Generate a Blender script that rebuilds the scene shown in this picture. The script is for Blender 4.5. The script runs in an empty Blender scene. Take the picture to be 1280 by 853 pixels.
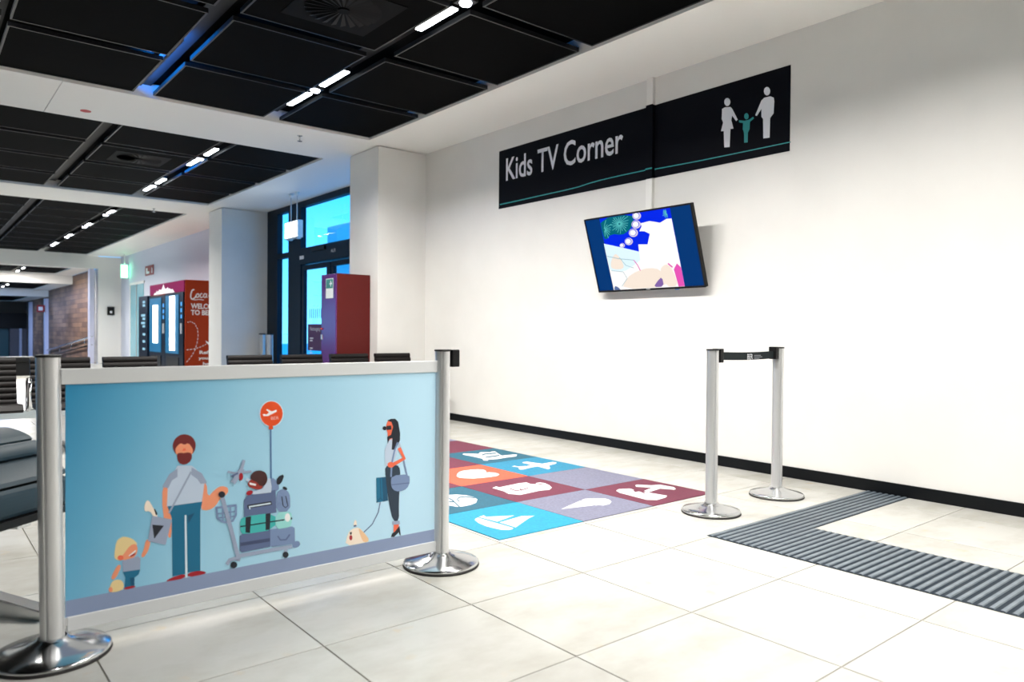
import bpy, bmesh, math, random
from mathutils import Vector, Matrix
random.seed(7)
SC = bpy.context.scene
COL = SC.collection

# ------------------------------------------------------------------ camera
CAM_H, FPX = 1.065, 917.71
YAW, PIT, ROL = 0.688319, -0.011674, 0.008403
Fv = Vector((math.sin(YAW)*math.cos(PIT), math.cos(YAW)*math.cos(PIT), math.sin(PIT)))
_R = Vector((math.cos(YAW), -math.sin(YAW), 0)); _U = _R.cross(Fv)
Rv = _R*math.cos(ROL) + _U*math.sin(ROL); Uv = _U*math.cos(ROL) - _R*math.sin(ROL)
cam = bpy.data.cameras.new('camera'); co = bpy.data.objects.new('camera', cam); COL.objects.link(co)
cam.sensor_width = 36; cam.sensor_fit = 'HORIZONTAL'; cam.lens = 36*FPX/1280
cam.clip_start = 0.05; cam.clip_end = 300
M = Matrix((Rv, Uv, -Fv)).transposed().to_4x4(); M.translation = (0, 0, CAM_H); co.matrix_world = M
cam.dof.use_dof = True; cam.dof.focus_distance = 4.6; cam.dof.aperture_fstop = 2.4
SC.camera = co
SC.view_settings.view_transform = 'Standard'; SC.view_settings.look = 'None'
SC.view_settings.gamma = 1; SC.view_settings.use_curve_mapping = False
SC.view_settings.exposure = 1.2

# ------------------------------------------------------------------ world: blue dusk sky
W = bpy.data.worlds.new('dusk_sky'); SC.world = W; W.use_nodes = True
bg = W.node_tree.nodes['Background']; bg.inputs[1].default_value = 1.75
_n = W.node_tree.nodes; _l = W.node_tree.links
_tc = _n.new('ShaderNodeTexCoord'); _sp = _n.new('ShaderNodeSeparateXYZ'); _rp = _n.new('ShaderNodeValToRGB')
_l.new(_tc.outputs['Generated'], _sp.inputs[0]); _l.new(_sp.outputs[2], _rp.inputs[0]); _l.new(_rp.outputs[0], bg.inputs[0])
_e = _rp.color_ramp.elements; _e[0].position = 0; _e[0].color = (.10, .38, .70, 1); _e[1].position = .22; _e[1].color = (.003, .235, .62, 1)
LAMP_W = 22.0          # watts of one half-metre tube
LAMP_COL = (1.0, 0.965, 0.915)

# pixel (1280x853 frame) -> point on a real plane
def ray(q): return Fv*FPX + Rv*(q[0]-640) + Uv*(426.5-q[1])
def onz(q, z): d = ray(q); return d*((z-CAM_H)/d.z) + Vector((0, 0, CAM_H))
def onx(q, x): d = ray(q); return d*(x/d.x) + Vector((0, 0, CAM_H))
def ony(q, y): d = ray(q); return d*(y/d.y) + Vector((0, 0, CAM_H))
def onp(q, p0, n):
    d = ray(q); o = Vector((0, 0, CAM_H)); return o + d*((p0-o).dot(n)/d.dot(n))
def ZM(x0, y0, s): return lambda a, b: (x0+a/s, y0+b/s)

# ------------------------------------------------------------------ materials
MATS = {}
def mat(name, col, rough=0.5, metal=0.0, emit=0.0, spec=0.5, coat=0.0):
    if name in MATS: return MATS[name]
    m = bpy.data.materials.new(name); m.use_nodes = True
    b = m.node_tree.nodes['Principled BSDF']
    b.inputs['Base Color'].default_value = (*col, 1); b.inputs['Roughness'].default_value = rough
    b.inputs['Metallic'].default_value = metal; b.inputs['Specular IOR Level'].default_value = spec
    b.inputs['Coat Weight'].default_value = coat
    if emit:
        b.inputs['Emission Color'].default_value = (*col, 1); b.inputs['Emission Strength'].default_value = emit
    MATS[name] = m; return m
def srgb(r, g, b):
    f = lambda c: (c/255/12.92) if c/255 <= .04045 else ((c/255+.055)/1.055)**2.4
    return (f(r), f(g), f(b))
def nodes(m): return m.node_tree.nodes, m.node_tree.links, m.node_tree.nodes['Principled BSDF']
def noise_tint(m, ca, cb, scale, detail=4, stretch=(1, 1, 1), lo=.35, hi=.65, bump=0.0):
    N, L, b = nodes(m)
    tc = N.new('ShaderNodeTexCoord'); mp = N.new('ShaderNodeMapping'); mp.inputs['Scale'].default_value = stretch
    nz = N.new('ShaderNodeTexNoise'); nz.inputs['Scale'].default_value = scale; nz.inputs['Detail'].default_value = detail
    r = N.new('ShaderNodeValToRGB'); r.color_ramp.elements[0].position = lo; r.color_ramp.elements[1].position = hi
    r.color_ramp.elements[0].color = (*ca, 1); r.color_ramp.elements[1].color = (*cb, 1)
    L.new(tc.outputs['Object'], mp.inputs[0]); L.new(mp.outputs[0], nz.inputs['Vector'])
    L.new(nz.outputs['Fac'], r.inputs[0]); L.new(r.outputs[0], b.inputs['Base Color'])
    if bump:
        bp = N.new('ShaderNodeBump'); bp.inputs['Strength'].default_value = bump; bp.inputs['Distance'].default_value = .002
        L.new(nz.outputs['Fac'], bp.inputs['Height']); L.new(bp.outputs[0], b.inputs['Normal'])
    return m, r

wallm = mat('wall_paint', (.80, .79, .76), .65)
noise_tint(wallm, (.785, .775, .745), (.81, .80, .77), 3)
soffm = mat('soffit_paint', (.90, .885, .85), .6)
wallw = mat('hall_paint_blue_lit', (.68, .70, .78), .65)  # bluish light falling on the hall wall is put into this colour
groutm = mat('grout', (.24, .23, .20), .8)
tilem = mat('stone_tile', (.7, .68, .6), .27, spec=.4)
def build_tile():
    N, L, b = nodes(tilem)
    tc = N.new('ShaderNodeTexCoord'); oi = N.new('ShaderNodeObjectInfo')
    ad = N.new('ShaderNodeVectorMath'); ad.operation = 'MULTIPLY_ADD'
    ad.inputs[1].default_value = (37, 53, 11)
    L.new(oi.outputs['Random'], ad.inputs[0]); L.new(tc.outputs['Object'], ad.inputs[2])
    mp = N.new('ShaderNodeMapping'); mp.inputs['Scale'].default_value = (1.0, 1.7, 1); L.new(ad.outputs[0], mp.inputs[0])
    n1 = N.new('ShaderNodeTexNoise'); n1.inputs['Scale'].default_value = 2.6; n1.inputs['Detail'].default_value = 7; n1.inputs['Roughness'].default_value = .62
    L.new(mp.outputs[0], n1.inputs['Vector'])
    r1 = N.new('ShaderNodeValToRGB'); e = r1.color_ramp.elements
    e[0].position = .28; e[0].color = (.385, .378, .335, 1); e[1].position = .58; e[1].color = (.47, .468, .44, 1)
    L.new(n1.outputs['Fac'], r1.inputs[0])
    n2 = N.new('ShaderNodeTexNoise'); n2.inputs['Scale'].default_value = 9; n2.inputs['Detail'].default_value = 3; L.new(ad.outputs[0], n2.inputs['Vector'])
    r2 = N.new('ShaderNodeValToRGB'); r2.color_ramp.elements[0].position = .66; r2.color_ramp.elements[1].position = .80
    L.new(n2.outputs['Fac'], r2.inputs[0])
    mx = N.new('ShaderNodeMix'); mx.data_type = 'RGBA'; mx.inputs['B'].default_value = (.50, .40, .26, 1)
    mm = N.new('ShaderNodeMath'); mm.operation = 'MULTIPLY'; mm.inputs[1].default_value = .55
    L.new(r2.outputs[0], mm.inputs[0]); L.new(mm.outputs[0], mx.inputs['Factor']); L.new(r1.outputs[0], mx.inputs['A'])
    hs = N.new('ShaderNodeHueSaturation'); mr = N.new('ShaderNodeMapRange')
    mr.inputs['To Min'].default_value = .94; mr.inputs['To Max'].default_value = 1.04
    L.new(oi.outputs['Random'], mr.inputs[0]); L.new(mr.outputs[0], hs.inputs['Value']); L.new(mx.outputs['Result'], hs.inputs['Color'])
    L.new(hs.outputs[0], b.inputs['Base Color'])
build_tile()
panm = mat('black_mesh_panel', (.0015, .0015, .0017), .7, spec=.03)
rimm = mat('panel_rim', (.014, .0145, .016), .35, .2)
deckm = mat('ceiling_deck', (.003, .003, .0033), .7, spec=.1)
chanm = mat('channel_metal', (.012, .012, .013), .4, .3)
blackm = mat('black_plastic', (.006, .006, .0065), .45, spec=.25)
skirtm = mat('skirting_black', (.0035, .0045, .006), .4, spec=.2)
alum = mat('brushed_aluminium', (.70, .705, .71), .33, .62)
steel = mat('polished_steel', (.62, .63, .64), .16, 1.0)
chrome = mat('chrome', (.75, .76, .78), .07, 1.0)
rubber = mat('rubber', (.015, .013, .013), .7)
lampm = mat('lamp_tube', (.92, .97, 1.0), .4, 0, 9.0)
spotm = mat('lamp_spot', (.82, .86, 1.0), .4, 0, 9.0)
framem = mat('door_frame', (.002, .010, .022), .5, 0, spec=.2)
glassm = bpy.data.materials.new('clear_glass'); glassm.use_nodes = True
def build_glass(m, tint, gl):
    N = m.node_tree.nodes; L = m.node_tree.links; N.clear()
    o = N.new('ShaderNodeOutputMaterial'); t = N.new('ShaderNodeBsdfTransparent'); t.inputs[0].default_value = (*tint, 1)
    g = N.new('ShaderNodeBsdfGlossy'); g.inputs['Roughness'].default_value = .02
    fr = N.new('ShaderNodeFresnel'); fr.inputs[0].default_value = gl
    ge = N.new('ShaderNodeNewGeometry'); fm = N.new('ShaderNodeMath'); fm.operation = 'SUBTRACT'; fm.use_clamp = True
    L.new(fr.outputs[0], fm.inputs[0]); L.new(ge.outputs['Backfacing'], fm.inputs[1])
    mx = N.new('ShaderNodeMixShader'); L.new(fm.outputs[0], mx.inputs[0]); L.new(t.outputs[0], mx.inputs[1]); L.new(g.outputs[0], mx.inputs[2]); L.new(mx.outputs[0], o.inputs[0])
build_glass(glassm, (.93, .97, 1), 1.5)

# ------------------------------------------------------------------ mesh helpers
class MB:
    def __init__(s): s.v = []; s.f = []; s.mi = []; s.ms = []; s.sm = []
    def m(s, mm):
        if mm not in s.ms: s.ms.append(mm)
        return s.ms.index(mm)
    def add(s, vs, fs, mm, smooth=False):
        o = len(s.v); s.v += [tuple(v) for v in vs]; k = s.m(mm)
        for f in fs: s.f.append([i+o for i in f]); s.mi.append(k); s.sm.append(smooth)
        return s
    def box(s, x0, x1, y0, y1, z0, z1, mm):
        v = [(x0,y0,z0),(x1,y0,z0),(x1,y1,z0),(x0,y1,z0),(x0,y0,z1),(x1,y0,z1),(x1,y1,z1),(x0,y1,z1)]
        return s.add(v, [(0,3,2,1),(4,5,6,7),(0,1,5,4),(1,2,6,5),(2,3,7,6),(3,0,4,7)], mm)
    def obox(s, c, ax, ay, az, mm):   # centre and half-axis vectors
        c, ax, ay, az = map(Vector, (c, ax, ay, az)); v = []
        for dz in (-1, 1):
            for dx, dy in ((-1,-1),(1,-1),(1,1),(-1,1)): v.append(c+ax*dx+ay*dy+az*dz)
        return s.add(v, [(0,3,2,1),(4,5,6,7),(0,1,5,4),(1,2,6,5),(2,3,7,6),(3,0,4,7)], mm)
    def lathe(s, prof, cx, cy, mm, n=40, smooth=True):
        v = []; f = []
        for r, z in prof:
            for k in range(n): a = 2*math.pi*k/n; v.append((cx+r*math.cos(a), cy+r*math.sin(a), z))
        P = len(prof)
        for i in range(P-1):
            for k in range(n): k2 = (k+1) % n; f.append((i*n+k, i*n+k2, (i+1)*n+k2, (i+1)*n+k))
        s.add(v, f, mm, smooth)
        s.add(v[:n][::-1], [tuple(range(n))], mm); s.add(v[-n:], [tuple(range(n))], mm)
        return s
    def tube(s, pts, r, mm, n=10):
        pts = [Vector(p) for p in pts]; v = []; f = []
        for i, p in enumerate(pts):
            t = (pts[min(i+1, len(pts)-1)] - pts[max(i-1, 0)]).normalized()
            a = t.cross(Vector((0,0,1)));
            if a.length < .05: a = t.cross(Vector((1,0,0)))
            a.normalize(); b = t.cross(a)
            for k in range(n): w = 2*math.pi*k/n; v.append(p + a*(r*math.cos(w)) + b*(r*math.sin(w)))
        for i in range(len(pts)-1):
            for k in range(n): k2 = (k+1) % n; f.append((i*n+k, (i+1)*n+k, (i+1)*n+k2, i*n+k2))
        s.add(v, f, mm, True); s.add(v[:n], [tuple(range(n))], mm); s.add(v[-n:][::-1], [tuple(range(n))], mm)
        return s
    def extrude(s, poly, vec, mm, smooth=False):   # poly: closed 3d list
        poly = [Vector(p) for p in poly]; vec = Vector(vec); n = len(poly)
        s.add(poly + [p+vec for p in poly], [(i, (i+1) % n, n+(i+1) % n, n+i) for i in range(n)], mm, smooth)
        s.add(poly[::-1], [tuple(range(n))], mm); s.add([p+vec for p in poly], [tuple(range(n))], mm)
        return s
    def poly(s, pts, mm): return s.add(pts, [tuple(range(len(pts)))], mm)
    def build(s, name, parent=None, bevel=0, fixn=True, kind=None):
        me = bpy.data.meshes.new(name); me.from_pydata(s.v, [], s.f)
        for mm in s.ms: me.materials.append(mm)
        for p, k, sm in zip(me.polygons, s.mi, s.sm): p.material_index = k; p.use_smooth = sm
        if bevel or fixn:
            b = bmesh.new(); b.from_mesh(me)
            if fixn: bmesh.ops.remove_doubles(b, verts=b.verts, dist=1e-6); bmesh.ops.recalc_face_normals(b, faces=b.faces)
            if bevel: bmesh.ops.bevel(b, geom=[e for e in b.edges if e.is_manifold and e.calc_face_angle(0) > .6], offset=bevel, segments=2, affect='EDGES', profile=.5)
            b.to_mesh(me); b.free()
        o = bpy.data.objects.new(name, me); COL.objects.link(o)
        if parent is not None: setparent(o, parent)
        if kind: o['kind'] = kind
        return o
def wloc(o):
    v = o.location.copy()
    while o.parent: o = o.parent; v = v + o.location
    return v
def setparent(o, p): o.parent = p; o.location = -wloc(p)
def thing(name, label, cat, loc=(0,0,0), group=None):
    o = bpy.data.objects.new(name, None); COL.objects.link(o); o.location = loc; o.empty_display_size = .1
    o['label'] = label; o['category'] = cat
    if group: o['group'] = group
    return o
def tag(o, label, cat, group=None):
    o['label'] = label; o['category'] = cat
    if group: o['group'] = group
    return o
def copy_tree(o, parent=None):
    c = o.copy(); COL.objects.link(c)
    if parent: c.parent = parent
    for ch in o.children: copy_tree(ch, c)
    return c
def B(name, x0, x1, y0, y1, z0, z1, mm, parent=None, bevel=0, kind=None):
    return MB().box(min(x0,x1), max(x0,x1), min(y0,y1), max(y0,y1), min(z0,z1), max(z0,z1), mm).build(name, parent, bevel, kind=kind)
def S(name, *a, bevel=0): return B(name, *a, bevel=bevel, kind='structure')

# flat print: pixel outlines cast on a real plane
def chaikin(p, it=2):
    for _ in range(it):
        q = []
        for i in range(len(p)):
            a, b = p[i], p[(i+1) % len(p)]
            q += [(a[0]*.75+b[0]*.25, a[1]*.75+b[1]*.25), (a[0]*.25+b[0]*.75, a[1]*.25+b[1]*.75)]
        p = q
    return p
def ell(cx, cy, rx, ry, rot=0, n=20):
    c, s = math.cos(rot), math.sin(rot)
    return [(cx+rx*math.cos(t)*c-ry*math.sin(t)*s, cy+rx*math.cos(t)*s+ry*math.sin(t)*c) for t in [2*math.pi*k/n for k in range(n)]]
def strokepoly(pts, w):
    L = []; R = []
    for i, p in enumerate(pts):
        a = pts[max(i-1, 0)]; b = pts[min(i+1, len(pts)-1)]; dx, dy = b[0]-a[0], b[1]-a[1]; d = math.hypot(dx, dy) or 1
        nx, ny = -dy/d*w/2, dx/d*w/2; L.append((p[0]+nx, p[1]+ny)); R.append((p[0]-nx, p[1]-ny))
    return L + R[::-1]
class Print:
    """collects flat coloured shapes on a plane; every shape sits a hair in front of the one before"""
    def __init__(s, zm, proj, step=.00004, first=.0001): s.zm = zm; s.proj = proj; s.k = 0; s.mb = MB(); s.step = step; s.first = first
    def p(s, pts, mm, smooth=0):
        if smooth: pts = chaikin(pts, smooth)
        d = s.first + s.k*s.step; s.k += 1
        s.mb.poly([s.proj(s.zm(*q), d) for q in pts], mm); return s
    def e(s, cx, cy, rx, ry, mm, rot=0): return s.p(ell(cx, cy, rx, ry, rot), mm)
    def l(s, pts, w, mm):
        d = s.first + s.k*s.step; s.k += 1
        sp = strokepoly(pts, w); n = len(pts); v = [s.proj(s.zm(*q), d) for q in sp]
        for i in range(n-1): s.mb.poly([v[i], v[i+1], v[2*n-2-i], v[2*n-1-i]], mm)
        return s
    def build(s, name, parent, label=None):
        o = s.mb.build(name, parent, fixn=False)
        if label: o['label'] = label
        return o
def flat(name, col, rough=.45): return mat('print_'+name, col, rough)

def text_mesh(body, o, right, up, width, height, mm, name, parent, shear=0.0, bold=0.0):
    """text fitted to width x height; o is the lower left corner of its box"""
    cu = bpy.data.curves.new('t', 'FONT'); cu.body = body; cu.resolution_u = 3; cu.offset = bold
    ob = bpy.data.objects.new('t', cu); COL.objects.link(ob)
    me = bpy.data.meshes.new_from_object(ob.evaluated_get(bpy.context.evaluated_depsgraph_get()))
    bpy.data.objects.remove(ob)
    xs = [v.co.x for v in me.vertices]; ys = [v.co.y for v in me.vertices]
    x0, x1, y0, y1 = min(xs), max(xs), min(ys), max(ys); o, right, up = Vector(o), Vector(right), Vector(up)
    for v in me.vertices:
        a = (v.co.x-x0)/(x1-x0)*width; b = (v.co.y-y0)/(y1-y0)*height
        v.co = o + right*(a+shear*b) + up*b
    me.materials.clear(); me.materials.append(mm); me.name = name
    ob = bpy.data.objects.new(name, me); COL.objects.link(ob)
    if parent is not None: setparent(ob, parent)
    return ob

# ================================================================== STRUCTURE
XW, ZC = 5.081, 3.321
YE = 25.7
# ---- floor
floor = S('floor', -9, 5.5, -7, YE, -.12, -.004, groutm)
TX, TY, OX, OY = .615, .585, 1.083, 2.303
tiles = {}
def floor_tile(x0, x1, y0, y1):
    w, d = round(x1-x0-.005, 4), round(y1-y0-.005, 4)
    if (w, d) not in tiles:
        o = MB().box(-w/2, w/2, -d/2, d/2, -.012, 0, tilem).build('floor_tile', None, .0012); tiles[(w, d)] = o.data; first = o
    else:
        first = bpy.data.objects.new('floor_tile', tiles[(w, d)]); COL.objects.link(first)
    first.parent = floor; first.location = ((x0+x1)/2, (y0+y1)/2, 0)
YT = OY + TY*13
nt = 0
for i in range(-5, 6):
    for j in range(-4, 13):
        x0 = OX+TX*i; y0 = OY+TY*j
        x1 = x0+TX
        floor_tile(x0, x1, y0, y0+TY); nt += 1
for j in range(-4, 13):
    floor_tile(OX+TX*6, XW, OY+TY*j, OY+TY*(j+1))
# stone beyond the tiles that can be told apart
farm = mat('stone_far', (.66, .645, .575), .27, spec=.4)
def far_floor():
    N, L, b = nodes(farm)
    tc = N.new('ShaderNodeTexCoord'); mp = N.new('ShaderNodeMapping'); mp.inputs['Location'].default_value = (-OX, -OY, 0)
    br = N.new('ShaderNodeTexBrick'); br.offset = 0; br.inputs['Scale'].default_value = 1; br.inputs['Brick Width'].default_value = TX; br.inputs['Row Height'].default_value = TY
    br.inputs['Mortar Size'].default_value = .003; br.inputs['Color1'].default_value = (.37,.365,.33,1); br.inputs['Color2'].default_value = (.415,.408,.372,1); br.inputs['Mortar'].default_value = (.36, .34, .3, 1)
    L.new(tc.outputs['Object'], mp.inputs[0]); L.new(mp.outputs[0], br.inputs['Vector']); L.new(br.outputs['Color'], b.inputs['Base Color'])
far_floor()
xl = OX-TX*5; yn = OY-TY*4
B('paving', -9, 5.5, YT, YE, -.0035, 0, farm, floor)
B('paving', -9, xl, -7, YT, -.0035, 0, farm, floor)
B('paving', xl, XW, -7, yn, -.0035, 0, farm, floor)

# ---- walls
wall_right = S('wall_right', XW, XW+.25, -7, 7.93, 0, ZC, wallm)
S('baseboard_right', XW-.014, XW, -7, 7.915, 0, .082, skirtm, bevel=.002)
S('wall_pillar_near', 4.40, 5.33, 7.925, 8.66, 0, ZC-.012, wallm)
S('wall_pillar_far', 4.45, 5.33, 13.83, 14.56, 0, ZC-.012, wallm)
S('wall_hall', 5.18, 5.43, 14.56, YE+.1, 0, ZC, wallw)
S('wall_end', 4.54, 5.18, YE, YE+.5, 0, ZC-.01, soffm)
S('wall_left', -9.2, -9, -7, 48, -2, .45, wallm); S('wall_left_lintel', -9.2, -9, -7, 48, 2.85, 3.6, wallm); S('wall_left_end', -9.2, -9, -7, 18, .45, 2.85, wallm)
w2 = S('window_2', -9.16, -9.10, 18, 48, .45, .52, framem)
for k in range(15): B('pane', -9.14, -9.13, 18+2*k, 19.95+2*k, .52, 2.85, glassm, w2); B('mullion', -9.16, -9.08, 19.95+2*k, 20+2*k, .52, 2.85, framem, w2)
S('wall_back', -9, XW, -7.2, -7, 0, 3.6, wallm)

# ---- ceiling
ceil = S('ceiling', -9, 5.5, -7, YE, 3.50, 3.62, deckm)
def soffit(x0, x1, y0, y1, z=ZC, h=.14): return B('soffit_board', x0, x1, y0, y1, z, z+h, soffm, ceil)
soffit(4.205, 5.40, -7, YE)
for y0, y1 in ((7.80, 9.03), (13.80, 15.12)):
    soffit(-9, 1.087, y0, y1); soffit(1.093, 4.205, y0, y1)
B('soffit_upstand', -9, 4.54, YE, YE+.06, 2.925, 3.5, soffm, ceil)
def panel_mesh(w, d):
    m = MB(); z0, z1 = 0, .035; r = .014
    m.box(-w/2+r, w/2-r, -d/2+r, d/2-r, z0+.004, z1, panm)
    for a in ((-w/2, w/2, -d/2, -d/2+r), (-w/2, w/2, d/2-r, d/2), (-w/2, -w/2+r, -d/2+r, d/2-r), (w/2-r, w/2, -d/2+r, d/2-r)):
        m.box(*a, z0, z1, rimm)
    o = m.build('ceiling_panel', ceil); return o
PW, PD, PX = 1.09, 1.065, 1.264
pan0 = None
def put_panel(x, y, z=ZC+.022, d=PD):
    global pan0
    if pan0 is None: pan0 = panel_mesh(PW, PD); o = pan0
    else: o = pan0.copy(); COL.objects.link(o)
    o.location = (x, y, z); o.scale = (1, d/PD, 1)
    return o
cols = [3.652-PX*k for k in range(6)]
rows1 = [7.24-1.213*k for k in range(7)]
rows2 = [9.565+1.213*k for k in range(4)]
rows3 = [15.70+1.165*k for k in range(9)]
pans = {}
for i, x in enumerate(cols):
    for j, y in enumerate(rows1): pans[(i, 1, j)] = put_panel(x, y)
    for j, y in enumerate(rows2): pans[(i, 2, j)] = put_panel(x, y)
    if i < 4:
        for j, y in enumerate(rows3): put_panel(x, y, d=1.04)
# back of the light channels
for k in range(5):
    x = 3.652-PX*k-PX/2
    for y0, y1 in ((-.8, 7.80), (9.03, 13.80), (15.12, YE)):
        B('channel_tray', x-.075, x+.075, y0, y1, 3.44, 3.45, mat('tray_grey', (.02, .02, .022), .5, spec=.2), ceil)
# swirl air diffusers set in two panels
difm = mat('diffuser_grey', (.0035, .0035, .0038), .6, spec=.06); difb = mat('diffuser_blade', (.008, .008, .009), .5, spec=.1)
def diffuser(p, cx, cy):
    m = MB(); z = ZC+.022
    m.box(cx-.33, cx+.33, cy-.33, cy+.33, z-.001, z+.006, difm)
    o = m.build('air_diffuser', ceil)
    m = MB()
    for k in range(24):
        a = 2*math.pi*k/24; c, s = math.cos(a), math.sin(a); c2, s2 = math.cos(a+.15), math.sin(a+.15)
        m.add([(cx+.05*c, cy+.05*s, z-.001), (cx+.27*c, cy+.27*s, z-.001), (cx+.27*c2, cy+.27*s2, z-.014), (cx+.05*c2, cy+.05*s2, z-.004)], [(0, 1, 2, 3)], difb)
    m.lathe([(.045, z-.001), (.045, z-.012)], cx, cy, difm, 16)
    m.build('swirl_blades', o, fixn=False)
diffuser(None, 2.388, 4.815); diffuser(None, 2.388, 10.78)

# ---- the ramp hall beyond (steps down away from us)
slope = .066
ramp = MB().extrude([(-9, YE, -.15), (5.3, YE, -.15), (5.3, YE, 0), (-9, YE, 0)], (0, 0, 0), farm)
ramp = MB(); zb = -slope*(48-YE)
ramp.add([(-9, YE, 0), (5.3, YE, 0), (5.3, 48, zb), (-9, 48, zb), (-9, YE, -.1), (5.3, YE, -.1), (5.3, 48, zb-.1), (-9, 48, zb-.1)],
         [(0, 1, 2, 3), (4, 7, 6, 5), (0, 4, 5, 1), (1, 5, 6, 2), (2, 6, 7, 3), (3, 7, 4, 0)], farm)
ramp.build('floor_ramp', kind='structure')
woodm = mat('wood_veneer', (.2, .1, .06), .5, spec=.12)
def build_wood():
    N, L, b = nodes(woodm)
    tc = N.new('ShaderNodeTexCoord'); mp = N.new('ShaderNodeMapping'); mp.inputs['Rotation'].default_value = (0, math.radians(90), math.radians(90))
    sp = N.new('ShaderNodeSeparateXYZ'); cb = N.new('ShaderNodeCombineXYZ'); L.new(tc.outputs['Object'], sp.inputs[0]); L.new(sp.outputs[1], cb.inputs[0]); L.new(sp.outputs[2], cb.inputs[1])
    br = N.new('ShaderNodeTexBrick'); br.inputs['Scale'].default_value = 1; br.inputs['Brick Width'].default_value = .9; br.inputs['Row Height'].default_value = .16
    br.inputs['Color1'].default_value = (.30, .13, .05, 1); br.inputs['Color2'].default_value = (.14, .065, .045, 1); br.inputs['Mortar'].default_value = (.05, .03, .03, 1); br.inputs['Mortar Size'].default_value = .006; br.inputs['Bias'].default_value = -.1
    L.new(cb.outputs[0], br.inputs['Vector'])
    nz = N.new('ShaderNodeTexNoise'); nz.inputs['Scale'].default_value = .9; nz.inputs['Detail'].default_value = 3; L.new(cb.outputs[0], nz.inputs['Vector'])
    mx = N.new('ShaderNodeMix'); mx.data_type = 'RGBA'; mx.blend_type = 'OVERLAY'; mx.inputs['Factor'].default_value = .8
    L.new(br.outputs['Color'], mx.inputs['A']); L.new(nz.outputs['Fac'], mx.inputs['B'])
    hs = N.new('ShaderNodeHueSaturation'); hs.inputs['Saturation'].default_value = .72; hs.inputs['Value'].default_value = .85; L.new(mx.outputs['Result'], hs.inputs['Color']); L.new(hs.outputs[0], b.inputs['Base Color'])
build_wood()
wood = S('wall_wood', 4.46, 4.60, YE+.55, 43, -1.2, 2.925, woodm)
lilac = mat('mullion_paint', (.62, .63, .80), .5)
for y, w in ((YE+.25, .3), (35.6, .35), (40.6, .35)):
    B('mullion', 4.33, 4.459, y-w/2, y+w/2, -1.2, 2.92 if y < 30 else 2.3, lilac, wood)
hr = thing('handrail', 'steel handrail sloping down along the wood-panelled ramp wall', 'handrail', (4.4, 26, 0))
MB().tube([(4.39, YE+.1, .83), (4.39, 35.2, .18)], .028, steel).build('rail', hr)
MB().tube([(4.39, YE+.1, .58), (4.39, 35.2, -.07)], .02, blackm).build('lower_rail', hr)
for y in (27, 29.5, 32, 34.5):
    z = .83-(y-YE-.1)*.0691
    MB().tube([(4.39, y, z-.25), (4.39, y, z)], .012, steel).build('bracket', hr)
ceil_zs = [(YE+.06, 29.7, 2.925), (29.7, 35.4, 2.627), (35.4, 43, 2.371)]
for n, (y0, y1, z) in enumerate(ceil_zs):
    if n: y0 += .06
    o = S('ceiling_ramp', -9, 4.455, y0, y1, z+.2, z+.26, deckm)
    B('soffit_board', 3.90, 4.455, y0, y1, z, z+.2, soffm, o)
    B('soffit_board', -9, 3.90, y0, y0+.35, z, z+.2, soffm, o)
    B('soffit_board', -9, 3.90, y1-.35, y1, z, z+.2, soffm, o)
    if n < 2: B('soffit_upstand', -9, 4.455, y1, y1+.05, ceil_zs[n+1][2], z+.2, soffm, o)
    k = 3 if n == 0 else 4
    dy = (y1-y0-.7)/k
    for j in range(k):
        for x in (3.35, 2.09):
            B('ceiling_panel', x-.55, x+.52, y0+.35+dy*j+.06, y0+.35+dy*(j+1)-.06, z+.03, z+.06, panm, o)
endw = S('wall_far', -9, 4.6, 43, 43.2, -1.6, 2.6, mat('far_brown', (.06, .045, .03), .6))
B('dark_fascia', 1, 4.46, 42.7, 43, 1.05, 1.8, blackm, endw)
d2 = S('door_2', 2.2, 3.75, 42.9, 42.99, -1.15, 1.05, mat('teal_door', (.02, .10, .12), .4))
B('door_split', 3.0, 3.03, 42.88, 42.9, -1.15, 1.05, blackm, d2)
MB().tube([(3.2, 42.84, -.2), (3.2, 42.84, .2)], .03, blackm).build('door_handle', d2)
greyp = mat('grey_cladding', (.13, .12, .14), .5)
S('wall_cladding', 3.78, 4.459, 42.6, 42.98, -1.15, 1.05, greyp)
for x in (4.2,): B('mullion', x-.05, x+.05, 42.5, 42.599, -1.15, 1.05, lilac, endw)

# ---- glazed front with door
XG = 5.30
w1 = S('window_1', XG+.12, XG+.24, 8.66, 13.83, 0, .05, framem)
def fr(n, y0, y1, z0, z1, x0=XG, x1=XG+.10, par=w1): return B(n, x0, x1, y0, y1, z0, z1, framem, par)
fr('top_frame', 8.67, 13.82, 3.22, ZC); fr('side_frame', 13.33, 13.82, 0, 3.22); fr('mullion', 12.28, 12.82, 0, 3.22)
fr('side_frame', 8.67, 8.85, 0, 3.22)
fr('transom', 12.82, 13.33, 2.39, 2.48); fr('door_header', 8.85, 12.28, 2.22, 2.49, XG-.04)
fr('sill', 12.82, 13.33, 0, .12)
def pane(y0, y1, z0, z1, par=w1, x=XG+.05): return B('pane', x, x+.012, y0, y1, z0, z1, glassm, par)
pane(12.82, 13.33, 2.48, 3.22); pane(12.82, 13.33, .12, 2.39); pane(8.85, 12.28, 2.49, 3.22)
d1 = S('door_1', XG+.02, XG+.08, 8.86, 12.27, 0, .02, framem)
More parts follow.
